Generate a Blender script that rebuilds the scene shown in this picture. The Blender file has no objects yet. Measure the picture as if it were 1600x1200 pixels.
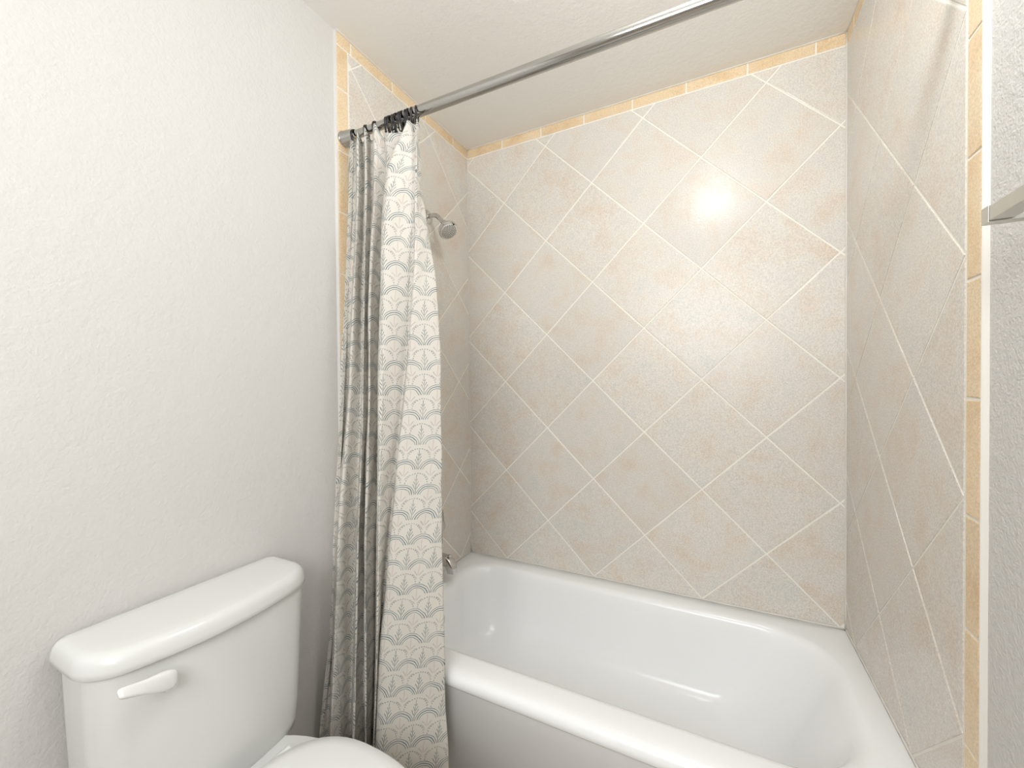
import bpy, bmesh, math, random
from mathutils import Vector, Matrix
random.seed(7)
PI = math.pi
scene = bpy.context.scene
C = scene.collection

# ------------------------------------------------------------------ camera
F_PX, CX, CY = 641.53, 794.27, 606.19
YAW, PITCH, ROLL = -0.47047, -0.01238, -0.00861
CAM = Vector((1.1286, -1.7822, 1.2560))
cam_data = bpy.data.cameras.new('camera')
cam = bpy.data.objects.new('camera', cam_data)
C.objects.link(cam)
scene.camera = cam
r0 = Vector((math.cos(YAW), -math.sin(YAW), 0)); f0 = Vector((math.sin(YAW), math.cos(YAW), 0)); z0 = Vector((0, 0, 1))
fw = math.cos(PITCH) * f0 + math.sin(PITCH) * z0
u1 = -math.sin(PITCH) * f0 + math.cos(PITCH) * z0
rt = math.cos(ROLL) * r0 + math.sin(ROLL) * u1
up = -math.sin(ROLL) * r0 + math.cos(ROLL) * u1
M = Matrix((rt, up, -fw)).transposed().to_4x4()
M.translation = CAM
cam.matrix_world = M
cam_data.sensor_width = 36; cam_data.sensor_fit = 'HORIZONTAL'
cam_data.lens = F_PX / 1600 * 36
cam_data.shift_x = (800 - CX) / 1600
cam_data.shift_y = (CY - 600) / 1600
cam_data.clip_start = 0.02

# ------------------------------------------------------------------ world, lamps, exposure
world = bpy.data.worlds.new('world'); scene.world = world
world.use_nodes = True
world.node_tree.nodes['Background'].inputs[0].default_value = (1, 0.98, 0.95, 1)
world.node_tree.nodes['Background'].inputs[1].default_value = 0.6
vs = scene.view_settings
vs.view_transform = 'Standard'; vs.look = 'None'; vs.gamma = 1; vs.use_curve_mapping = False
vs.exposure = 0.05

def area_lamp(name, loc, target, size, power, color, shape='DISK', size_y=None):
    d = bpy.data.lights.new(name, 'AREA'); d.shape = shape; d.size = size
    if size_y: d.size_y = size_y
    d.energy = power; d.color = color
    o = bpy.data.objects.new(name, d); C.objects.link(o)
    o.location = loc
    o.rotation_euler = (Vector(target) - Vector(loc)).to_track_quat('-Z', 'Y').to_euler()
    return o
# the globe lamp on the ceiling by the tub's edge (its reflection shows on the far tiles) and an unseen soft fill light added behind the camera
gl = bpy.data.lights.new('ceiling_lamp', 'POINT'); gl.energy = 11.2; gl.color = (0.955, 0.985, 1.0); gl.shadow_soft_size = 0.065
glo = bpy.data.objects.new('ceiling_lamp', gl); C.objects.link(glo); glo.location = (1.11, -1.02, 2.345)
area_lamp('added_fill', (1.00, -2.74, 1.60), (0.75, -0.3, 0.95), 1.0, 38.0, (0.955, 0.985, 1.0), 'RECTANGLE', 1.4)

# ------------------------------------------------------------------ node helpers
class X:
    """a float socket with arithmetic"""
    nt = None
    def __init__(s, v): s.v = v
    @staticmethod
    def op(o, *a):
        n = X.nt.nodes.new('ShaderNodeMath'); n.operation = o
        for i, q in enumerate(a):
            q = q.v if isinstance(q, X) else q
            if isinstance(q, (int, float)): n.inputs[i].default_value = q
            else: X.nt.links.new(q, n.inputs[i])
        return X(n.outputs[0])
    def __add__(s, o): return X.op('ADD', s, o)
    __radd__ = __add__
    def __sub__(s, o): return X.op('SUBTRACT', s, o)
    def __rsub__(s, o): return X.op('SUBTRACT', o, s)
    def __mul__(s, o): return X.op('MULTIPLY', s, o)
    __rmul__ = __mul__
    def __truediv__(s, o): return X.op('DIVIDE', s, o)
def xabs(a): return X.op('ABSOLUTE', a)
def xsq(a): return X.op('SQRT', a)
def xmax(a, b): return X.op('MAXIMUM', a, b)
def xmin(a, b): return X.op('MINIMUM', a, b)
def xlt(a, b): return X.op('LESS_THAN', a, b)
def xgt(a, b): return X.op('GREATER_THAN', a, b)
def xfrac(a): return X.op('FRACT', a)
def xfloor(a): return X.op('FLOOR', a)
def smooth(a, lo, hi):
    n = X.nt.nodes.new('ShaderNodeMapRange'); n.interpolation_type = 'SMOOTHSTEP'
    X.nt.links.new(a.v, n.inputs[0]); n.inputs[1].default_value = lo; n.inputs[2].default_value = hi
    return X(n.outputs[0])

def mat(name, color, rough=0.5, metal=0.0, spec=0.5):
    m = bpy.data.materials.new(name); m.use_nodes = True
    b = m.node_tree.nodes['Principled BSDF']
    b.inputs['Base Color'].default_value = (*color, 1); b.inputs['Roughness'].default_value = rough
    b.inputs['Metallic'].default_value = metal; b.inputs['Specular IOR Level'].default_value = spec
    return m
def N(m, t, **kw):
    n = m.node_tree.nodes.new(t)
    for k, v in kw.items(): setattr(n, k, v)
    return n
def L(m, a, b): m.node_tree.links.new(a, b)
def coords(m):
    tc = N(m, 'ShaderNodeTexCoord'); return tc.outputs['Object']
def noise(m, scale, detail=4, rough=0.6, dist=0.0, vec=None):
    n = N(m, 'ShaderNodeTexNoise'); n.inputs['Scale'].default_value = scale; n.inputs['Detail'].default_value = detail
    n.inputs['Roughness'].default_value = rough; n.inputs['Distortion'].default_value = dist
    L(m, vec or coords(m), n.inputs['Vector']); return n
def ramp(m, fac, stops):
    r = N(m, 'ShaderNodeValToRGB'); L(m, fac, r.inputs[0])
    e = r.color_ramp.elements
    while len(e) < len(stops): e.new(0.5)
    for q, (p, c) in zip(e, stops): q.position = p; q.color = (*c, 1) if len(c) == 3 else c
    return r
def bump(m, height, strength, dist=0.001, normal=None):
    b = N(m, 'ShaderNodeBump'); b.inputs['Strength'].default_value = strength; b.inputs['Distance'].default_value = dist
    L(m, height, b.inputs['Height'])
    if normal: L(m, normal, b.inputs['Normal'])
    L(m, b.outputs[0], m.node_tree.nodes['Principled BSDF'].inputs['Normal']); return b
def mix(m, fac, a, b, blend='MIX'):
    n = N(m, 'ShaderNodeMix', data_type='RGBA', blend_type=blend)
    for s, q in ((n.inputs[0], fac), (n.inputs[6], a), (n.inputs[7], b)):
        if hasattr(q, 'links'): L(m, q, s)
        elif isinstance(q, (int, float)): s.default_value = q
        else: s.default_value = (*q, 1)
    return n.outputs[2]
def base(m): return m.node_tree.nodes['Principled BSDF'].inputs['Base Color']

# ------------------------------------------------------------------ materials
def paint(name, color, strength, scale):
    m = mat(name, color, 0.6, spec=0.3)
    v = coords(m)
    n1 = noise(m, scale, 3, 0.55, 0.1, v); n2 = noise(m, scale * 0.33, 2, 0.5, 0.2, v)
    a = N(m, 'ShaderNodeMath', operation='ADD'); L(m, n1.outputs[0], a.inputs[0]); L(m, n2.outputs[0], a.inputs[1])
    bump(m, a.outputs[0], strength, 0.004)
    return m
M_WALL = paint('wall_paint', (0.655, 0.634, 0.610), 0.33, 150)
M_WALL2 = paint('wall_paint_knockdown', (0.655, 0.634, 0.610), 0.55, 210)
M_CEIL = paint('ceiling_paint', (0.92, 0.895, 0.85), 0.25, 140)
M_FLOOR = mat('floor_vinyl', (0.55, 0.49, 0.42), 0.4)
base_noise = noise(M_FLOOR, 5, 5)
L(M_FLOOR, ramp(M_FLOOR, base_noise.outputs[0], [(0.3, (0.50, 0.43, 0.36)), (0.7, (0.60, 0.54, 0.47))]).outputs[0], base(M_FLOOR))

def tile_mat(name, stops, streak=1.0, gloss=0.3, fine=0.35):
    m = mat(name, (0.7, 0.6, 0.5), gloss, spec=0.27)
    v = coords(m)
    at = N(m, 'ShaderNodeAttribute', attribute_name='tile_seed')
    off = N(m, 'ShaderNodeVectorMath', operation='ADD'); sc = N(m, 'ShaderNodeVectorMath', operation='SCALE')
    L(m, at.outputs['Vector'], sc.inputs[0]); sc.inputs['Scale'].default_value = 30
    L(m, v, off.inputs[0]); L(m, sc.outputs[0], off.inputs[1])
    big = noise(m, 9.5, 5, 0.60, 0.25, off.outputs[0])
    col = ramp(m, big.outputs[0], stops).outputs[0]
    sp = noise(m, 260, 3, 0.7, 0.3, off.outputs[0])
    spk = ramp(m, sp.outputs[0], [(0.33, (1 - fine,) * 3), (0.62, (1 + fine * 0.35,) * 3)]).outputs[0]
    col = mix(m, 0.6, col, spk, 'MULTIPLY')
    # each tile a touch lighter or darker
    sep = N(m, 'ShaderNodeSeparateXYZ'); L(m, at.outputs['Vector'], sep.inputs[0])
    mr = N(m, 'ShaderNodeMapRange'); L(m, sep.outputs[0], mr.inputs[0]); mr.inputs[3].default_value = 0.965; mr.inputs[4].default_value = 1.02
    g = N(m, 'ShaderNodeCombineXYZ')
    for i in range(3): L(m, mr.outputs[0], g.inputs[i])
    col = mix(m, 1.0, col, g.outputs[0], 'MULTIPLY')
    L(m, col, base(m))
    s1 = noise(m, 55, 4, 0.65, 1.0, v)
    bump(m, s1.outputs[0], 0.36, 0.0014)
    return m
M_TILE = tile_mat('stone_look_tile', [(0.30, (0.705, 0.682, 0.638)), (0.46, (0.745, 0.703, 0.642)), (0.57, (0.745, 0.68, 0.605)), (0.74, (0.725, 0.615, 0.51))], gloss=0.22)
M_BORDER = tile_mat('border_tile', [(0.3, (0.84, 0.685, 0.485)), (0.5, (0.83, 0.65, 0.43)), (0.7, (0.76, 0.55, 0.33))], gloss=0.33)
M_GROUT = mat('grout', (0.88, 0.85, 0.77), 0.8)
M_BULL = mat('bullnose_edge', (0.72, 0.685, 0.635), 0.5)
n_ = noise(M_GROUT, 60, 3); bump(M_GROUT, n_.outputs[0], 0.2, 0.001)
M_TUB = mat('tub_enamel', (0.91, 0.915, 0.915), 0.2)
M_APRON = M_TUB
M_PORC = mat('porcelain', (0.70, 0.70, 0.685), 0.18)
M_PLAST = mat('white_plastic', (0.78, 0.78, 0.765), 0.25)
M_CHROME = mat('chrome', (0.62, 0.61, 0.59), 0.10, 1.0)
n_ = noise(M_CHROME, 30, 2); bump(M_CHROME, n_.outputs[0], 0.02, 0.001)
M_NICKEL = mat('brushed_nickel', (0.47, 0.46, 0.44), 0.13, 1.0)
n_ = noise(M_NICKEL, 200, 2); bump(M_NICKEL, n_.outputs[0], 0.05, 0.0005)
M_BAR = mat('satin_nickel', (0.62, 0.61, 0.57), 0.3, 1.0)
n_ = noise(M_BAR, 200, 2); bump(M_BAR, n_.outputs[0], 0.03, 0.0005)
M_BLACK = mat('black_wire', (0.006, 0.006, 0.007), 0.3)
n_ = noise(M_BLACK, 90, 2); bump(M_BLACK, n_.outputs[0], 0.05, 0.0005)
M_FACE = mat('spray_face_plastic', (0.80, 0.77, 0.71), 0.35)
n_ = noise(M_FACE, 90, 2); bump(M_FACE, n_.outputs[0], 0.05, 0.0005)
M_RUBBER = mat('grey_nozzle', (0.03, 0.03, 0.03), 0.6)
n_ = noise(M_RUBBER, 90, 2); bump(M_RUBBER, n_.outputs[0], 0.05, 0.0005)
for m_ in (M_TUB, M_PORC, M_PLAST, M_BULL):
    n_ = noise(m_, 9, 2); bump(m_, n_.outputs[0], 0.03, 0.002)

def curtain_mat():
    m = mat('printed_curtain', (0.8, 0.78, 0.74), 0.85, spec=0.2)
    X.nt = m.node_tree
    uv = N(m, 'ShaderNodeUVMap', uv_map='UVMap')
    sep = N(m, 'ShaderNodeSeparateXYZ'); L(m, uv.outputs[0], sep.inputs[0])
    CW, CH = 0.0755, 0.0715
    # a little hand-drawn wobble
    nz = noise(m, 34, 2, 0.5, 0, uv.outputs[0]); wob = (X(nz.outputs[0]) - 0.5) * 0.10
    u = X(sep.outputs[0]) / CW + wob; v = X(sep.outputs[1]) / CH + wob * 0.7
    asp = CH / CW                                     # height of a cell in units of its width
    def cell(du, dv):
        a = (xfrac(u + du) - 0.5); b = xfrac(v + dv)
        return a, b
    def hyp(a, b): return xsq(a * a + b * b)
    def band(d, r, w, soft=0.006): return 1 - smooth(xabs(d - r), w, w + soft)
    R = 0.5
    # three blue arcs over the top of each cell
    a, b = cell(0, 0)
    bb = b * asp
    d = hyp(a, bb)
    up_ = xgt(bb, 0.10)
    arcs = xmax(xmax(band(d, 0.482, 0.0065), band(d, 0.410, 0.0115)), band(d, 0.335, 0.0075))
    blue = arcs * up_
    in_arc = xlt(d, 0.505) * xgt(d, 0.325)
    # dotted arc half a cell to the side and half a cell lower, hidden where the blue arcs run
    a2, b2 = cell(0.5, 0.50)
    bb2 = b2 * asp
    d2 = hyp(a2, bb2)
    ang = X.op('ARCTAN2', bb2, a2)
    dots = smooth(X.op('SINE', ang * 30.0), -0.15, 0.15) * band(d2, 0.43, 0.016) * xgt(bb2, 0.03) * (1 - in_arc)
    # blue fern standing in the gap between two arcs: a thin stem with leaves sweeping up and out
    a3, b3 = cell(0.5, 0.0)
    bb3 = b3 * asp
    ax = xabs(a3)
    stem = (1 - smooth(ax, 0.006, 0.014)) * xgt(bb3, 0.12) * xlt(bb3, 0.86)
    q = bb3 - ax * 2.4 + ax * ax * 4.0
    leaf = (1 - smooth(xabs(xfrac(q / 0.165) - 0.5), 0.10, 0.17)) * xgt(ax, 0.024) * xlt(ax, 0.185 - q * 0.22) * xgt(q, 0.15) * xlt(q, 0.66)
    fern = xmax(stem, leaf * (1 - xlt(d, 0.505)))
    # pale pink and grey fan inside each arc
    a4, b4 = cell(0, 0.50)
    bb4 = b4 * asp
    ax4 = xabs(a4)
    stem4 = (1 - smooth(ax4, 0.008, 0.02)) * xgt(bb4, 0.34) * xlt(bb4, 0.76)
    q4 = bb4 - ax4 * 1.7 + ax4 * ax4 * 2.6
    fan = (1 - smooth(xabs(q4 - 0.12), 0.018, 0.036)) * xlt(ax4, 0.24) * xgt(ax4, 0.05) + (1 - smooth(xabs(q4 - 0.29), 0.016, 0.034)) * xlt(ax4, 0.17) * xgt(ax4, 0.03)
    fan = xmin(fan, 1.0) * (1 - in_arc)
    pink = stem4 * (1 - in_arc)
    # block-print fading of the ink
    ink = noise(m, 26, 3, 0.6, 0, uv.outputs[0]); inkf = smooth(X(ink.outputs[0]), 0.25, 0.6) * 0.45 + 0.55
    grain = noise(m, 900, 2, 0.5, 0, uv.outputs[0])
    cloth = ramp(m, grain.outputs[0], [(0.3, (0.665, 0.625, 0.565)), (0.7, (0.73, 0.695, 0.635))]).outputs[0]
    c1 = mix(m, (pink * 0.65).v, cloth, (0.60, 0.43, 0.37))
    c1 = mix(m, (fan * inkf * 0.7).v, c1, (0.40, 0.36, 0.32))
    c2 = mix(m, (dots * inkf * 0.8).v, c1, (0.19, 0.22, 0.225))
    c3 = mix(m, (fern * inkf * 0.9).v, c2, (0.11, 0.155, 0.165))
    c4 = mix(m, xmin(blue * inkf * 1.0, 0.95).v, c3, (0.075, 0.14, 0.165))
    L(m, c4, base(m))
    bump(m, grain.outputs[0], 0.15, 0.0006)
    # cloth lets a little light through
    bs = m.node_tree.nodes['Principled BSDF']; out = m.node_tree.nodes['Material Output']
    tr = N(m, 'ShaderNodeBsdfTranslucent'); L(m, c4, tr.inputs[0])
    ms = N(m, 'ShaderNodeMixShader'); ms.inputs[0].default_value = 0.13
    L(m, bs.outputs[0], ms.inputs[1]); L(m, tr.outputs[0], ms.inputs[2]); L(m, ms.outputs[0], out.inputs[0])
    return m
M_CURT = curtain_mat()

# ------------------------------------------------------------------ mesh helpers
def obj(name, bm, mats, parent=None, smooth_=True, label=None, angle=None, inv=True):
    me = bpy.data.meshes.new(name)
    bmesh.ops.recalc_face_normals(bm, faces=bm.faces[:]) if inv else None
    bm.to_mesh(me); bm.free()
    for m in (mats if isinstance(mats, (list, tuple)) else [mats]): me.materials.append(m)
    for p in me.polygons: p.use_smooth = smooth_
    if smooth_ and angle: me.set_sharp_from_angle(angle=math.radians(angle))
    o = bpy.data.objects.new(name, me); C.objects.link(o)
    if parent:
        o.parent = parent
        o.matrix_parent_inverse = Matrix.Translation(parent.location).inverted() if parent.type == 'EMPTY' else Matrix.Identity(4)
    if label: o['label'] = label
    return o
def thing(name, label, cat, loc, group=None):
    o = bpy.data.objects.new(name, None); C.objects.link(o); o.location = loc; o.empty_display_size = 0.05
    tag(o, label, cat, group); return o
def tag(o, label, cat, group=None):
    o['label'] = label; o['category'] = cat
    if group: o['group'] = group
def struct(o): o['kind'] = 'structure'; return o
def box(bm, a, b, bev=0.0, seg=2):
    x0, y0, z0_ = a; x1, y1, z1 = b
    vs_ = [bm.verts.new(p) for p in ((x0,y0,z0_),(x1,y0,z0_),(x1,y1,z0_),(x0,y1,z0_),(x0,y0,z1),(x1,y0,z1),(x1,y1,z1),(x0,y1,z1))]
    fs = [bm.faces.new([vs_[i] for i in f]) for f in ((0,3,2,1),(4,5,6,7),(0,1,5,4),(1,2,6,5),(2,3,7,6),(3,0,4,7))]
    if bev:
        es = list({e for f in fs for e in f.edges})
        bmesh.ops.bevel(bm, geom=es, offset=bev, segments=seg, profile=0.5, affect='EDGES')
def loft(bm, rings, cap0=True, cap1=True, mi=0):
    vr = [[bm.verts.new(p) for p in r] for r in rings]
    n = len(vr[0])
    for A, B in zip(vr, vr[1:]):
        for i in range(n):
            f = bm.faces.new((A[i], A[(i+1) % n], B[(i+1) % n], B[i])); f.material_index = mi
    if cap0: bm.faces.new(vr[0][::-1])
    if cap1: bm.faces.new(vr[-1])
    return vr
def frame_of(t):
    t = t.normalized(); a = Vector((0,0,1)) if abs(t.z) < 0.9 else Vector((1,0,0))
    u = t.cross(a).normalized(); return u, t.cross(u).normalized()
def tube(bm, pts, rad, n=12, caps=True):
    pts = [Vector(p) for p in pts]; rad = rad if isinstance(rad, (list, tuple)) else [rad] * len(pts)
    rings = []; u = None
    for i, p in enumerate(pts):
        t = (pts[min(i+1, len(pts)-1)] - pts[max(i-1, 0)]).normalized()
        if u is None: u, w = frame_of(t)
        else:
            u = (u - t * u.dot(t)).normalized(); w = t.cross(u)
        rings.append([p + (u * math.cos(2*PI*k/n) + w * math.sin(2*PI*k/n)) * rad[i] for k in range(n)])
    loft(bm, rings, caps, caps)
def lathe(bm, origin, axis, prof, n=40, cap0=True, cap1=True):
    """prof: (distance along axis, radius)"""
    axis = Vector(axis).normalized(); u, w = frame_of(axis); o = Vector(origin)
    loft(bm, [[o + axis * d + (u * math.cos(2*PI*k/n) + w * math.sin(2*PI*k/n)) * max(r, 1e-4) for k in range(n)] for d, r in prof], cap0, cap1)
def ball(bm, c, r, n=10):
    bmesh.ops.create_uvsphere(bm, u_segments=n, v_segments=max(6, n//2+2), radius=r, matrix=Matrix.Translation(c))
def catmull(P, k=8):
    P = [Vector(p) for p in P]; out = []
    for i in range(len(P)-1):
        p0 = P[max(i-1,0)]; p1 = P[i]; p2 = P[i+1]; p3 = P[min(i+2,len(P)-1)]
        for j in range(k):
            t = j / k
            out.append(0.5*((2*p1)+(-p0+p2)*t+(2*p0-5*p1+4*p2-p3)*t*t+(-p0+3*p1-3*p2+p3)*t**3))
    out.append(P[-1]); return out
def rrect(x0, x1, y0, y1, rs, z, n=10):
    """rounded rectangle, rs = radii at (x1,y1),(x0,y1),(x0,y0),(x1,y0), counter-clockwise"""
    out = []
    for (cx, cy, a0), r in zip(((x1, y1, 0), (x0, y1, 90), (x0, y0, 180), (x1, y0, 270)), rs):
        sx = -1 if cx == x1 else 1; sy = -1 if cy == y1 else 1
        for k in range(n+1):
            a = math.radians(a0 + 90*k/n)
            out.append(Vector((cx + sx*r + r*math.cos(a), cy + sy*r + r*math.sin(a), z)))
    return out

# ------------------------------------------------------------------ room shell
W, H, YF = 1.524, 2.44, -2.80
WT = 0.009                      # the tile faces stand this far proud of the painted walls
RIM, TILE_T = 0.391, 0.009
def slab(name, a, b, m):
    bm = bmesh.new(); box(bm, a, b); return struct(obj(name, bm, m, smooth_=False))
wall_left = slab('wall_left', (-0.1, YF, 0), (-WT, WT, H), M_WALL)
wall_right = slab('wall_right', (W+WT, YF, 0), (W+0.1, WT, H), M_WALL2)
wall_back = slab('wall_back', (-0.1, WT, 0), (W+0.1, 0.1, H), M_WALL)
wall_front = slab('wall_front', (-0.1, YF-0.1, 0), (W+0.1, YF, H), M_WALL)
floor = slab('floor', (-0.1, YF-0.1, -0.08), (W+0.1, 0.1, 0), M_FLOOR)
ceiling = slab('ceiling', (-0.1, YF-0.1, H), (W+0.1, 0.1, H+0.08), M_CEIL)

def clip(poly, nx, ny, d):
    out = []
    for i, p in enumerate(poly):
        q = poly[(i+1) % len(poly)]
        a = nx*p[0]+ny*p[1]-d; b = nx*q[0]+ny*q[1]-d
        if a <= 0: out.append(p)
        if a*b < 0: t = a/(a-b); out.append((p[0]+(q[0]-p[0])*t, p[1]+(q[1]-p[1])*t))
    return out
def area(p): return 0.5*abs(sum(p[i][0]*p[(i+1)%len(p)][1]-p[(i+1)%len(p)][0]*p[i][1] for i in range(len(p))))
A_H = 0.2167
def tiles(name, to3, cells, rect, parent, tile_m, label, border=False):
    """cells: list of half-plane lists; each tile a bevelled slab standing just proud of its grout"""
    bm = bmesh.new(); lay = bm.faces.layers.float_vector.new('tile_seed')
    u0, u1, v0, v1 = rect
    g = [bm.verts.new(to3(u, v, 0.0073)) for u, v in ((u0,v0),(u1,v0),(u1,v1),(u0,v1))]
    g2 = [bm.verts.new(to3(u, v, 0.0)) for u, v in ((u0,v0),(u1,v0),(u1,v1),(u0,v1))]
    f = bm.faces.new(g); f.material_index = 1
    for i in range(4):
        f = bm.faces.new((g[i], g[(i+1)%4], g2[(i+1)%4], g2[i])); f.material_index = 1
    for planes in cells:
        seed = Vector((random.random(), random.random(), random.random()))
        polys = []
        for ins in (GR, GR + 0.0007, GR + 0.0026):
            p = [(u0+ins, v0+ins), (u1-ins, v0+ins), (u1-ins, v1-ins), (u0+ins, v1-ins)]
            for nx, ny, d in planes: p = clip(p, nx, ny, d-ins) if p else p
            polys.append(p)
        if len(polys[2]) < 3 or area(polys[2]) < 2e-5: continue
        def tidy(p):
            q = [p[i] for i in range(len(p)) if math.dist(p[i], p[i-1]) > 5e-4]
            return q
        polys = [tidy(p) for p in polys]
        if not (len(polys[0]) == len(polys[1]) == len(polys[2])):
            # a sliver corner vanishes under the bevel: grow the top outline instead
            p = polys[2]; cx_ = sum(q[0] for q in p)/len(p); cy_ = sum(q[1] for q in p)/len(p)
            rad = math.sqrt(area(p)/PI); polys = [[(cx_+(x-cx_)*k, cy_+(y-cy_)*k) for x, y in p] for k in (1+0.0022/rad, 1+0.0016/rad, 1)]
        hs = (0.006, TILE_T-0.0006, TILE_T)
        R = [[bm.verts.new(to3(u, v, h)) for u, v in p] for p, h in zip(polys, hs)]
        n = len(R[0])
        for A, B in zip(R, R[1:]):
            for i in range(n): f = bm.faces.new((A[i], A[(i+1)%n], B[(i+1)%n], B[i])); f[lay] = seed
        f = bm.faces.new(R[-1]); f[lay] = seed
    o = obj(name, bm, [tile_m, M_GROUT], parent, smooth_=False, label=label, inv=False)
    return o
GR = 0.0021
S2 = math.sqrt(0.5)
def diamonds(ug, vg):
    """diagonal square tiles whose corners lie at (ug + i a, vg + j a), i + j even"""
    out = []
    for i in range(-14, 15):
        for j in range(-14, 15):
            if (i + j) % 2 == 0: continue
            cu, cv = ug + i*A_H, vg + j*A_H
            out.append([(S2, S2, S2*(cu+cv+A_H)), (-S2, -S2, -S2*(cu+cv-A_H)), (S2, -S2, S2*(cu-cv+A_H)), (-S2, S2, -S2*(cu-cv-A_H))])
    return out
def courses(cuts, axis):
    out = []
    for a, b in zip(cuts, cuts[1:]):
        n = (1, 0) if axis == 'u' else (0, 1)
        out.append([(n[0], n[1], b), (-n[0], -n[1], -a)])
    return out
ZT, BT = RIM + 0.004, 2.394
Y1, Y2 = -0.758, -0.806
toB = lambda u, v, h: (u, WT-h, v)
toL = lambda u, v, h: (h-WT, u, v)
toR = lambda u, v, h: (W+WT-h, u, v)
ta = 'large beige stone-look tiles laid diagonally with pale grout'
tb = 'narrow peach border tiles'
bt_cuts = [-0.01, 0.198, 0.403, 0.607, 0.815, 1.022, 1.232, 1.439, 1.60]
tiles('tile_panel', toB, diamonds(0.2076, 1.2632), (0, W, ZT, BT), wall_back, M_TILE, ta)
tiles('border_tile_row', toB, courses(bt_cuts, 'u'), (0, W, BT, H-0.001), wall_back, M_BORDER, tb)
tiles('tile_panel', toL, diamonds(-0.0932, 1.4818 + A_H), (Y1, 0.0, ZT, BT), wall_left, M_TILE, ta)
tiles('border_tile_row', toL, courses([-0.92, -0.745, -0.54, -0.335, -0.125, 0.1], 'u'), (Y2, 0.0, BT, H-0.001), wall_left, M_BORDER, tb)
tiles('border_tile_column', toL, courses([0.0, 0.175, 0.383, 0.59, 0.798, 1.006, 1.213, 1.421, 1.629, 1.836, 2.043, 2.252, 2.5], 'v'), (Y2, Y1, 0.09, BT), wall_left, M_BORDER, tb)
tiles('tile_panel', toR, diamonds(-0.1053, 1.2616), (Y1, 0.0, ZT, BT), wall_right, M_TILE, ta)
tiles('border_tile_row', toR, courses([-0.92, -0.70, -0.49, -0.285, -0.08, 0.1], 'u'), (Y2, 0.0, BT, H-0.001), wall_right, M_BORDER, tb)
tiles('border_tile_column', toR, courses([0.0, 0.184, 0.392, 0.60, 0.809, 1.013, 1.221, 1.430, 1.643, 1.852, 2.06, 2.27, 2.5], 'v'), (Y2, Y1, 0.09, BT), wall_right, M_BORDER, tb)
# rounded pale edge where the border meets the painted wall
for sx, par, wd in ((1, wall_left, 0.25), (-1, wall_right, 0.18)):
    x_w = -WT if sx == 1 else W+WT
    bm = bmesh.new()
    prof = [(0.0, Y2), (TILE_T, Y2), (TILE_T-0.0008, Y2-0.004), (TILE_T-0.003, Y2-0.008), (0.0035, Y2-0.013), (0.0012, Y2-0.017), (0.0, Y2-0.02)]
    rings = []
    for k in range(60):
        z = 0.09 + (H-0.001-0.09)*k/59
        w = wd*(1 + 0.12*math.sin(z*17)*math.sin(z*5.3+1))
        rings.append([Vector((x_w + sx*px_, Y2 + (py_-Y2)*w, z)) for px_, py_ in prof])
    loft(bm, rings)
    obj('bullnose_edge', bm, M_WALL if sx == 1 else M_BULL, par, label='pale caulked edge of the border tiles', angle=50)
# caulk beads in the tiled corners, along the tub and under the ceiling
def bead(p, q, r, par, name='caulk_bead'):
    bm = bmesh.new(); p = Vector(p); q = Vector(q)
    tube(bm, [p.lerp(q, k/40) for k in range(41)], [r*(1+0.12*math.sin(k*1.7)) for k in range(41)], 8)
    obj(name, bm, M_BULL, par)
t_ = 0.0
bead((t_, -t_, ZT), (t_, -t_, H-0.002), 0.0028, wall_back)
bead((W-t_, -t_, ZT), (W-t_, -t_, H-0.002), 0.0036, wall_back)
bead((t_, -t_, H-0.001), (W-t_, -t_, H-0.001), 0.0028, wall_back)
bead((t_, -t_, H-0.001), (t_, Y2, H-0.001), 0.0028, wall_left)
bead((W-t_, -t_, H-0.001), (W-t_, Y2, H-0.001), 0.0028, wall_right)
bead((t_, -t_, ZT-0.001), (W-t_, -t_, ZT-0.001), 0.0035, wall_back)
bead((t_, -t_, ZT-0.001), (t_, Y1, ZT-0.001), 0.0035, wall_left)
bead((W-t_, -t_, ZT-0.001), (W-t_, Y1, ZT-0.001), 0.0035, wall_right)
# baseboards on the painted stretches
for nm, x0, x1 in (('baseboard_left', -WT+0.0005, 0.004), ('baseboard_right', W-0.004, W+WT-0.0005)):
    bm = bmesh.new(); box(bm, (x0, YF+0.001, 0.0005), (x1, Y2-0.022, 0.085), 0.003); struct(obj(nm, bm, M_PLAST, angle=40))

# ------------------------------------------------------------------ bathtub
tub = thing('bathtub', 'white built-in bathtub between the three tiled walls', 'bathtub', (W/2, -0.40, 0))
bm = bmesh.new()
x0, x1, yb, yf = 0.002, W-0.002, -0.002, -0.785
rings = []
def R_(a, b, c, d, r, z): rings.append(rrect(a, b, c, d, r if isinstance(r, tuple) else (r,)*4, z, 14))
s = 0.004
R_(x0, x1, yf+0.022, yb, s, 0.02)
R_(x0, x1, yf+0.022, yb, s, 0.335)
R_(x0, x1, yf+0.014, yb, s, 0.345)
R_(x0, x1, yf+0.004, yb, s, 0.350)
R_(x0, x1, yf, yb, s, 0.358)
R_(x0, x1, yf, yb, s, 0.368)
R_(x0, x1, yf+0.003, yb, s, 0.378)
R_(x0, x1, yf+0.010, yb, s, 0.386)
R_(x0, x1, yf+0.022, yb, s, 0.3905)
R_(x0+0.002, x1-0.002, yf+0.038, yb-0.002, 0.006, 0.392)
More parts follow.
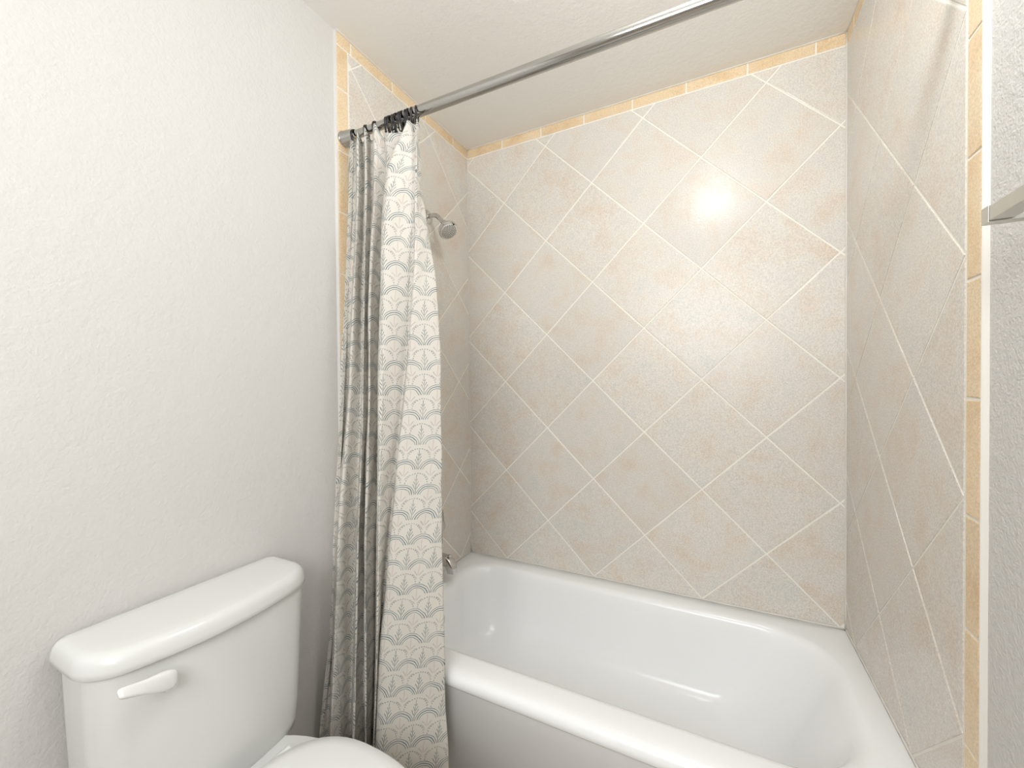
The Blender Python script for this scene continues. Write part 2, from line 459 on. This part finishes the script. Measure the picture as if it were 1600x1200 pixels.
# inner lip
I = (0.085, 1.448, -0.680, -0.088)
rr = (0.19, 0.13, 0.11, 0.20)
def inner(dx0, dx1, dyf, dyb, z, k=1.0): R_(I[0]+dx0, I[1]-dx1, I[2]+dyf, I[3]-dyb, tuple(r*k for r in rr), z)
inner(-0.020, -0.020, -0.020, -0.018, 0.3915, 1.05)
inner(-0.010, -0.010, -0.010, -0.009, 0.3895, 1.02)
inner(0, 0, 0, 0, 0.384)
inner(0.006, 0.010, 0.006, 0.005, 0.374)
inner(0.010, 0.022, 0.010, 0.009, 0.355)
inner(0.016, 0.050, 0.016, 0.015, 0.30)
inner(0.024, 0.085, 0.024, 0.023, 0.23)
inner(0.034, 0.118, 0.034, 0.034, 0.165)
inner(0.046, 0.145, 0.046, 0.046, 0.125)
inner(0.064, 0.175, 0.064, 0.062, 0.102, 0.95)
inner(0.095, 0.220, 0.095, 0.090, 0.090, 0.85)
inner(0.18, 0.33, 0.16, 0.16, 0.086, 0.6)
loft(bm, rings)
body = obj('basin', bm, M_TUB, tub)
bm = bmesh.new(); lathe(bm, (0.112, -0.430, 0.285), (1, 0, 0.12), [(0, 0.034), (0.004, 0.034), (0.008, 0.031), (0.010, 0.024), (0.0105, 0.0)], 32)
obj('overflow_plate', bm, M_CHROME, tub, label='round chrome overflow plate', angle=40)
bm = bmesh.new(); lathe(bm, (0.30, -0.385, 0.0865), (0, 0, 1), [(0, 0.032), (0.003, 0.032), (0.005, 0.026), (0.004, 0.018), (0.012, 0.016), (0.014, 0.0)], 32)
obj('drain', bm, M_CHROME, tub, label='round chrome drain', angle=40)

# ------------------------------------------------------------------ curtain rod
def rod_pt(x): return Vector((x, -0.780 - 0.010*x/W, 2.088 - 0.026*x/W))
rod = thing('curtain_rod', 'chrome tension shower rod crossing below the ceiling from wall to wall', 'curtain rod', rod_pt(0.0))
ax = (rod_pt(W) - rod_pt(0)).normalized()
TL = 0.0008
bm = bmesh.new(); lathe(bm, rod_pt(0.27), ax, [(0, 0.0125), (0.001, 0.0158), (0.004, 0.0162), (W-0.27-0.045, 0.0162)], 40)
obj('outer_tube', bm, M_NICKEL, rod, angle=40)
bm = bmesh.new(); lathe(bm, rod_pt(0.045), ax, [(0, 0.0135), (0.27-0.045+0.02, 0.0135)], 32)
obj('inner_tube', bm, M_NICKEL, rod, angle=40)
for a, sgn in ((TL, 1), (W-TL, -1)):
    bm = bmesh.new(); lathe(bm, rod_pt(a), ax*sgn, [(0, 0.0245), (0.004, 0.025), (0.006, 0.0235), (0.042, 0.0205), (0.052, 0.0175), (0.054, 0.0135)], 40)
    obj('end_cap', bm, M_NICKEL, rod, angle=40)

# ------------------------------------------------------------------ shower curtain
FOLDS = [
    (2.03, [(0.054, -0.805), (0.059, -0.78), (0.105, -0.82), (0.091, -0.78), (0.135, -0.82), (0.128, -0.775), (0.176, -0.82), (0.193, -0.79), (0.217, -0.81), (0.274, -0.785), (0.316, -0.83), (0.327, -0.8), (0.345, -0.82), (0.329, -0.785)]),
    (1.87, [(0.05, -0.81), (0.061, -0.785), (0.107, -0.825), (0.094, -0.78), (0.149, -0.83), (0.133, -0.785), (0.181, -0.83), (0.191, -0.785), (0.195, -0.79), (0.193, -0.785), (0.283, -0.88), (0.338, -0.82), (0.353, -0.835), (0.334, -0.785)]),
    (1.51, [(0.04, -0.825), (0.05, -0.8), (0.108, -0.85), (0.089, -0.79), (0.155, -0.85), (0.125, -0.8), (0.189, -0.86), (0.172, -0.8), (0.172, -0.8), (0.17, -0.795), (0.282, -0.91), (0.33, -0.83), (0.357, -0.86), (0.4, -0.8)]),
    (1.18, [(0.042, -0.85), (0.034, -0.812), (0.102, -0.87), (0.101, -0.812), (0.154, -0.86), (0.129, -0.812), (0.191, -0.87), (0.17, -0.812), (0.17, -0.812), (0.173, -0.812), (0.279, -0.92), (0.294, -0.84), (0.323, -0.87), (0.418, -0.812)]),
    (0.78, [(0.043, -0.88), (0.022, -0.85), (0.096, -0.91), (0.082, -0.82), (0.16, -0.89), (0.115, -0.82), (0.189, -0.89), (0.166, -0.82), (0.161, -0.815), (0.161, -0.812), (0.277, -0.93), (0.257, -0.86), (0.297, -0.9), (0.417, -0.812)]),
    (0.45, [(0.041, -0.905), (0.028, -0.875), (0.096, -0.93), (0.075, -0.83), (0.154, -0.9), (0.119, -0.83), (0.194, -0.9), (0.16, -0.825), (0.155, -0.82), (0.153, -0.815), (0.269, -0.93), (0.22, -0.87), (0.272, -0.92), (0.422, -0.815)]),
    (0.19, [(0.032, -0.935), (0.041, -0.905), (0.098, -0.95), (0.07, -0.84), (0.161, -0.92), (0.125, -0.84), (0.202, -0.91), (0.152, -0.83), (0.147, -0.825), (0.145, -0.82), (0.265, -0.94), (0.208, -0.88), (0.275, -0.945), (0.436, -0.82)]),
]
def curtain():
    NU, NZ = 18, 150
    ZB, ZTOP = 0.12, 2.035
    lv = sorted(FOLDS, key=lambda q: q[0])
    zs = [q[0] for q in lv]
    def row(z):
        z_ = min(max(z, zs[0]), zs[-1])
        i = max(k for k in range(len(zs)-1) if zs[k] <= z_)
        t = (z_-zs[i])/(zs[i+1]-zs[i])
        P = [lv[max(i-1,0)][1], lv[i][1], lv[i+1][1], lv[min(i+2,len(zs)-1)][1]]
        out = []
        for k in range(len(P[0])):
            p0, p1, p2, p3 = (Vector(q[k]) for q in P)
            # finite-difference tangents that respect the uneven levels
            zz = [zs[max(i-1,0)], zs[i], zs[i+1], zs[min(i+2,len(zs)-1)]]
            h = zz[2]-zz[1]
            m1 = (p2-p0)/(zz[2]-zz[0])*h; m2 = (p3-p1)/(zz[3]-zz[1])*h
            t2, t3 = t*t, t*t*t
            out.append((2*t3-3*t2+1)*p1 + (t3-2*t2+t)*m1 + (-2*t3+3*t2)*p2 + (t3-t2)*m2)
        return out
    bm = bmesh.new(); uvl = bm.loops.layers.uv.new('UVMap'); grid = []; info = {}
    for r in range(NZ+1):
        z = ZB + (ZTOP-ZB)*r/NZ
        K = row(z)
        # return hems at both ends
        K = [K[0] + Vector((0.006, 0.012))] + K + [K[-1] + Vector((-0.012, 0.010))]
        pts = []; mark = 0
        for k in range(len(K)-1):
            if k == 9: mark = len(pts)
            if k == 8: mark_rise = len(pts)
            for j in range(NU): pts.append(K[k].lerp(K[k+1], j/NU))
        pts.append(K[-1])
        for it in range(16):
            pts = [pts[0]] + [(pts[i-1]+pts[i]*2+pts[i+1])/4 for i in range(1, len(pts)-1)] + [pts[-1]]
        # small soft ripples of the cloth, stronger low down
        s_ = [0.0]
        for i in range(1, len(pts)): s_.append(s_[-1] + (pts[i]-pts[i-1]).length)
        q = []
        for i, p in enumerate(pts):
            t = (pts[min(i+1,len(pts)-1)] - pts[max(i-1,0)])
            n = Vector((t.y, -t.x)).normalized() if t.length > 1e-6 else Vector((0,-1))
            w = 0.0012*math.sin(s_[i]*95 + z*2.3) + 0.0010*math.sin(z*13 + s_[i]*21) + 0.0006*math.sin(z*31+s_[i]*40)
            q.append(p + n*w)
        s0 = s_[mark]
        rowv = []
        for i, p in enumerate(q):
            u_ = s_[i]-s0
            # the hemmed top edge dips a little between hooks
            dz = 0.0
            if r > NZ-14:
                f = (r-(NZ-14))/14
                dz = -0.005*f*(0.5-0.5*math.cos(2*PI*i/(len(q)-1)*7))
                if i < mark_rise:
                    dz += f*(0.016 + 0.024*min(1, max(0, (-p.y-0.785)/0.03)))*min(1, (mark_rise-i)/14)
            v = bm.verts.new((p.x, p.y, z+dz)); info[v] = (u_, z)
            rowv.append(v)
        grid.append(rowv)
    for A, B in zip(grid, grid[1:]):
        for i in range(len(A)-1):
            f = bm.faces.new((A[i], A[i+1], B[i+1], B[i]))
            for l in f.loops: l[uvl].uv = info[l.vert]
    o = obj('shower_curtain', bm, M_CURT, inv=False)
    md = o.modifiers.new('cloth', 'SOLIDIFY'); md.thickness = 0.0009; md.offset = 0
    tag(o, 'cream shower curtain with blue scallop print gathered at the left end of the rod', 'curtain')
    return o
curtain()

# ------------------------------------------------------------------ curtain hooks
def hook_bm(x, yawz, tilt, drop):
    """a double wire hook: over the rod, both ends curled and tipped with a ball"""
    bm = bmesh.new(); R = 0.0205
    for s_ in (-1, 1):
        P = []
        for a in range(-30, 215, 12):
            t = math.radians(a); P.append(Vector((0.0022*s_, -R*math.cos(t), R*math.sin(t)-0.002)))
        if s_ == 1: P = P + [Vector((0.0022, R*0.62, -0.026)), Vector((0.002, R*0.25, -0.037)), Vector((0.001, -R*0.2, -0.042)), Vector((0, -R*0.62, -0.035)), Vector((0, -R*0.72, -0.029))]
        P = [Vector((0.001*s_, -R*0.55, -0.033-drop*0.5)), Vector((0.0018*s_, -R*0.80, -0.022))] + P
        P = catmull(P, 3)
        tube(bm, P, 0.0018, 8)
        ball(bm, P[0], 0.0032); 
        if s_ == 1: ball(bm, P[-1], 0.0032)
    M_ = Matrix.Rotation(yawz, 4, 'Z') @ Matrix.Rotation(tilt, 4, 'X')
    bmesh.ops.transform(bm, matrix=M_, verts=bm.verts)
    return bm
hooks = [
 (0.052, 0.25, 0.10, 0.02, 'black wire curtain hook nearest the rod\'s left end cap'),
 (0.106, 0.45, 0.0, 0.0, 'black curtain hook second from the left wall'),
 (0.148, 0.30, 0.0, 0.0, 'black curtain hook third from the left wall, just left of the gap before the bunch'),
 (0.198, 0.35, -0.10, 0.0, 'leftmost black curtain hook of the tight bunch on the rod'),
 (0.211, 0.10, 0.12, 0.0, 'second hook from the left in the tight bunch on the rod'),
 (0.223, 0.42, -0.05, 0.0, 'third hook from the left in the tight bunch on the rod'),
 (0.240, -0.15, 0.20, 0.01, 'fourth hook from the left in the tight bunch on the rod'),
 (0.252, 0.30, -0.15, 0.01, 'fifth hook from the left in the tight bunch on the rod'),
 (0.264, 0.05, 0.10, 0.02, 'fifth hook from the right in the tight bunch on the rod'),
 (0.276, 0.42, -0.10, 0.01, 'fourth hook from the right in the tight bunch on the rod'),
 (0.288, 0.18, 0.15, 0.0, 'third hook from the right in the tight bunch on the rod'),
 (0.300, 0.40, -0.05, 0.0, 'second hook from the right in the tight bunch on the rod'),
 (0.316, 0.55, -0.25, 0.0, 'rightmost black curtain hook, its ball tip swung clear of the cloth'),
]
for x, a, t, d, lab in hooks:
    o = obj('curtain_hook', hook_bm(x, a, t, d), M_BLACK, angle=60)
    o.location = rod_pt(x) + Vector((0, 0, -0.0035))
    tag(o, lab, 'curtain hook', 'black curtain hooks on the shower rod')

# ------------------------------------------------------------------ shower head, valve, spout
YS = -0.33
sh = thing('shower', 'round chrome shower head on a bent arm from the left tiled wall', 'shower head', (0.0, YS, 1.985))
bm = bmesh.new(); lathe(bm, (-0.0005, YS, 1.985), (1, 0, 0), [(0, 0.030), (0.003, 0.030), (0.007, 0.026), (0.011, 0.016), (0.012, 0.011)], 36)
obj('flange', bm, M_CHROME, sh, angle=40)
arm = catmull([(0.010, YS, 1.985), (0.034, YS, 1.986), (0.050, YS+0.001, 1.980), (0.063, YS+0.001, 1.968), (0.088, YS+0.002, 1.939)], 8)
bm = bmesh.new(); tube(bm, arm, 0.0095, 20)
obj('arm', bm, M_CHROME, sh, angle=60)
hc = Vector((0.088, YS+0.002, 1.940)); hd = Vector((0.58, -0.17, -0.79)).normalized()
bm = bmesh.new(); lathe(bm, hc - hd*0.010, hd, [(0, 0.0105), (0.002, 0.0135), (0.016, 0.0140), (0.018, 0.0115), (0.022, 0.0135), (0.028, 0.024), (0.036, 0.035), (0.043, 0.0405), (0.050, 0.043), (0.055, 0.043), (0.0585, 0.041), (0.059, 0.038)], 48)
obj('head_shell', bm, M_CHROME, sh, angle=50)
fc = hc + hd*0.0480; u_, w_ = frame_of(hd)
bm = bmesh.new(); lathe(bm, fc, hd, [(0, 0.0365), (0.0022, 0.0375), (0.0042, 0.034), (0.0052, 0.0)], 48)
face = obj('spray_face', bm, M_FACE, sh, label='spray face dotted with nozzles', angle=50)
bm = bmesh.new()
for ring, cnt in ((0.0055, 5), (0.0115, 10), (0.0175, 15), (0.0240, 20), (0.0305, 24)):
    for k in range(cnt):
        a = 2*PI*(k+0.3*ring*100)/cnt
        lathe(bm, fc + hd*0.0036 + (u_*math.cos(a)+w_*math.sin(a))*ring, hd, [(0, 0.0017), (0.0026, 0.0016), (0.0032, 0.0010)], 8)
oz = obj('nozzles', bm, M_RUBBER, face, label='small dark rubber nozzles'); oz['kind'] = 'stuff'
tabv = (w_ if w_.z > 0 else -w_)
bm = bmesh.new(); c_ = fc + tabv*0.036 + hd*0.004
tube(bm, [c_, c_ + hd*0.004 + tabv*0.004], 0.0030, 8); obj('spray_tab', bm, M_BLACK, sh, label='small black selector tab')

va = thing('shower_valve', 'round chrome shower valve plate on the left tiles behind the curtain edge', 'shower valve', (0.0, YS, 0.633))
bm = bmesh.new(); lathe(bm, (-0.0005, YS, 0.633), (1, 0, 0), [(0, 0.095), (0.003, 0.095), (0.007, 0.090), (0.011, 0.070), (0.013, 0.030), (0.014, 0.0)], 64)
obj('escutcheon', bm, M_CHROME, va, angle=40)
bm = bmesh.new(); lathe(bm, (0.010, YS, 0.633), (1, 0, 0), [(0, 0.024), (0.030, 0.022), (0.034, 0.026), (0.050, 0.025), (0.055, 0.020), (0.056, 0.0)], 36)
box(bm, (0.046, YS-0.009, 0.555), (0.058, YS+0.009, 0.633), 0.003)
obj('handle', bm, M_CHROME, va, angle=40)

sp = thing('tub_spout', 'chrome tub spout with pull-up knob above the left end of the tub', 'spout', (0.0, YS, 0.485))
bm = bmesh.new()
def spr(cx, cz, hy, hz, tilt):
    out = []
    for k in range(28):
        a = 2*PI*k/28; c, s1 = math.cos(a), math.sin(a)
        e = 0.55
        py = hy*math.copysign(abs(c)**e, c); pz = hz*math.copysign(abs(s1)**e, s1)
        out.append(Vector((cx + pz*math.sin(tilt), YS+py, cz + pz*math.cos(tilt))))
    return out
sr = [spr(-0.0005, 0.492, 0.027, 0.027, 0), spr(0.016, 0.492, 0.027, 0.027, 0), spr(0.022, 0.492, 0.0235, 0.0235, 0), spr(0.060, 0.492, 0.0225, 0.0225, 0.0), spr(0.082, 0.489, 0.0220, 0.0220, 0.15), spr(0.098, 0.481, 0.0212, 0.0215, 0.5), spr(0.108, 0.467, 0.0205, 0.0205, 1.0), spr(0.1115, 0.451, 0.0198, 0.019, 1.35), spr(0.1115, 0.443, 0.0190, 0.018, 1.5)]
loft(bm, sr)
obj('spout_body', bm, M_CHROME, sp, angle=40)
bm = bmesh.new(); lathe(bm, (0.097, YS, 0.498), (0.15, 0, 1), [(0, 0.0045), (0.010, 0.0042), (0.012, 0.0085), (0.018, 0.0085), (0.020, 0.006), (0.0205, 0)], 20)
obj('diverter_knob', bm, M_CHROME, sp, angle=40)

# ------------------------------------------------------------------ towel bar on the right wall
tbz, tby = 1.4715, -0.996
tw = thing('towel_bar', 'square satin-nickel towel bar on the right wall beside the tile border', 'towel bar', (W, tby, tbz))
for y_, nm in ((tby, 'bracket'), (tby-0.60, 'bracket')):
    bm = bmesh.new(); box(bm, (1.450, y_-0.0085, tbz-0.0075), (W+WT-0.006, y_+0.0085, tbz+0.0145), 0.0002)
    box(bm, (W+WT-0.008, y_-0.020, tbz-0.022), (W+WT-0.0005, y_+0.020, tbz+0.022), 0.001)
    obj(nm, bm, M_BAR, tw, smooth_=False)
bm = bmesh.new(); box(bm, (1.4502, tby-0.60+0.0088, tbz-0.0060), (1.4735, tby-0.0102, tbz+0.0130), 0.0006)
box(bm, (1.4515, tby-0.60+0.005, tbz-0.0045), (1.470, tby-0.005, tbz+0.0115))
obj('bar', bm, M_BAR, tw, smooth_=False)
for y_ in (tby-0.0094, tby-0.60+0.0094):  # black strips painted as the shade in the gaps beside the brackets
    bm = bmesh.new(); box(bm, (1.4506, y_-0.0007, tbz-0.0055), (1.473, y_+0.0007, tbz+0.0135))
    obj('gap_shade', bm, M_BLACK, tw, smooth_=False, label='black strip standing in for shade in the gap between bar and bracket')

# ------------------------------------------------------------------ toilet
YT = -1.272
to = thing('toilet', 'white two-piece toilet with its tank against the left painted wall', 'toilet', (0.35, YT, 0))
def dshape(xb, xf, hw, rb, rf, bow, z, n=12):
    """outline with its flat back at xb, bowed front at xf"""
    th = 0.0
    for _ in range(12):
        ye = hw - rf*(1-math.sin(th)); th = math.atan(2*bow/ye)
    m_ = 26
    pts = [Vector((xf - bow*t*t, YT + t*ye, z)) for t in [-1 + 2*k/m_ for k in range(m_+1)]]
    cx, cy = xf - bow - rf*math.cos(th), ye - rf*math.sin(th)      # corner arcs start square to the bow
    td = math.degrees(th)
    def arc(cx_, cy_, r, a0, a1, first, last):
        return [Vector((cx_ + r*math.cos(math.radians(a0+(a1-a0)*k/n)), YT + cy_ + r*math.sin(math.radians(a0+(a1-a0)*k/n)), z)) for k in range(first, last)]
    q = pts + arc(cx, cy, rf, td, 90, 1, n+1)
    q += arc(xb+rb, hw-rb, rb, 90, 180, 0, n+1) + arc(xb+rb, -hw+rb, rb, 180, 270, 0, n+1)
    q += arc(cx, -cy, rf, 270, 360-td, 0, n)
    return q
bm = bmesh.new()
loft(bm, [dshape(0.040, 0.150, 0.165, 0.02, 0.055, 0.010, 0.362), dshape(0.032, 0.168, 0.184, 0.02, 0.060, 0.012, 0.366), dshape(0.026, 0.178, 0.194, 0.02, 0.062, 0.014, 0.378), dshape(0.022, 0.183, 0.199, 0.02, 0.062, 0.016, 0.40), dshape(0.020, 0.186, 0.203, 0.02, 0.062, 0.018, 0.45), dshape(0.018, 0.190, 0.2085, 0.02, 0.06, 0.020, 0.60), dshape(0.016, 0.193, 0.2125, 0.02, 0.058, 0.020, 0.736)])
tank = obj('tank', bm, M_PORC, to, angle=50)
bm = bmesh.new()
def lid(d, z): return dshape(-0.004+d, 0.206-d, 0.2235-d, max(0.024-d*0.5, 0.006), 0.078-d*0.6, 0.024, z)
loft(bm, [lid(0.012, 0.7365), lid(0.003, 0.737), lid(0.0, 0.740), lid(0.0005, 0.750), lid(0.002, 0.760), lid(0.0045, 0.7675), lid(0.0085, 0.7735), lid(0.014, 0.777), lid(0.022, 0.7788), lid(0.045, 0.7795)])
obj('tank_lid', bm, M_PORC, to, angle=60)
# flush handle: a twisted paddle on a round boss
HY, HZ = YT-0.119, 0.703
bm = bmesh.new()
lathe(bm, (0.178, HY+0.005, HZ-0.015), (1, 0, 0), [(0, 0.0165), (0.012, 0.0165), (0.016, 0.0155), (0.020, 0.013), (0.026, 0.0115)], 32)
boss = obj('handle_boss', bm, M_PLAST, to, angle=50)
bm = bmesh.new()
#      dy,     dz,    half depth, half height
st = [(-0.0775, 0.027, 0.0030, 0.0040), (-0.076, 0.0265, 0.0045, 0.0070), (-0.070, 0.0248, 0.0055, 0.0085), (-0.058, 0.0205, 0.0060, 0.0095), (-0.044, 0.0155, 0.0065, 0.0105), (-0.030, 0.0100, 0.0070, 0.0125), (-0.017, 0.0055, 0.0078, 0.0150), (-0.006, 0.002, 0.0082, 0.0165), (0.003, 0.000, 0.0080, 0.0160), (0.009, 0.000, 0.0066, 0.0135), (0.0125, 0.000, 0.0045, 0.0095), (0.014, 0.000, 0.002, 0.004)]
rings = []
for dy, dz, hx, hz in st:
    t = min(1, max(0, -dy/0.0775))
    tw_ = 0.80*t*t*(3-2*t)
    c0 = Vector((0.2085 + 0.010*t, HY+dy, HZ+dz))
    ring = []
    for k in range(24):
        a = 2*PI*k/24; c, s1 = math.cos(a), math.sin(a); e = 0.62
        px_ = hx*math.copysign(abs(c)**e, c); pz_ = 1.12*hz*math.copysign(abs(s1)**e, s1)
        ring.append(c0 + Vector((px_*math.cos(tw_) - pz_*math.sin(tw_), 0, px_*math.sin(tw_) + pz_*math.cos(tw_))))
    rings.append(ring)
loft(bm, rings)
obj('flush_handle', bm, M_PLAST, to, label='white paddle flush handle', angle=60)
# bowl, base, seat and closed lid
def oval(cx, ax_, bx, by, z, n=56, back=None):
    out = []
    for k in range(n):
        a = 2*PI*k/n; c, s1 = math.cos(a), math.sin(a)
        r_ = (ax_ if c > 0 else bx)
        e = 1.0 if c > 0 else 0.75
        out.append(Vector((cx + r_*math.copysign(abs(c)**e, c), YT + by*math.copysign(abs(s1)**(1.0 if c > 0 else 0.85), s1), z)))
    return out
bm = bmesh.new()
loft(bm, [oval(0.34, 0.20, 0.20, 0.105, 0.001), oval(0.34, 0.205, 0.205, 0.112, 0.006), oval(0.34, 0.19, 0.20, 0.100, 0.05), oval(0.34, 0.165, 0.19, 0.085, 0.12), oval(0.36, 0.19, 0.20, 0.095, 0.20), oval(0.40, 0.26, 0.26, 0.135, 0.28), oval(0.42, 0.29, 0.31, 0.168, 0.34), oval(0.425, 0.30, 0.33, 0.182, 0.365), oval(0.425, 0.302, 0.34, 0.185, 0.380), oval(0.425, 0.298, 0.17, 0.180, 0.3855)])
# deck the tank sits on
obj('bowl', bm, M_PORC, to, angle=50)
bm = bmesh.new(); box(bm, (0.055, YT-0.125, 0.25), (0.26, YT+0.125, 0.3615), 0.012, 3)
obj('tank_deck', bm, M_PORC, to, angle=50)
bm = bmesh.new()
loft(bm, [oval(0.43, 0.294, 0.190, 0.180, 0.3865), oval(0.43, 0.300, 0.195, 0.186, 0.390), oval(0.43, 0.300, 0.195, 0.186, 0.398), oval(0.43, 0.292, 0.188, 0.180, 0.4025)])
obj('seat', bm, M_PLAST, to, angle=50)
bm = bmesh.new()
loft(bm, [oval(0.43, 0.292, 0.196, 0.180, 0.4035), oval(0.43, 0.300, 0.202, 0.187, 0.406), oval(0.43, 0.300, 0.202, 0.187, 0.412), oval(0.43, 0.292, 0.196, 0.181, 0.4185), oval(0.43, 0.26, 0.17, 0.155, 0.4225), oval(0.43, 0.15, 0.10, 0.09, 0.4245)])
obj('seat_lid', bm, M_PLAST, to, angle=60)
for s_ in (-1, 1):
    bm = bmesh.new(); tube(bm, [(0.236, YT+s_*0.045, 0.402), (0.236, YT+s_*0.100, 0.402)], 0.011, 14); obj('hinge', bm, M_PLAST, to, angle=40)
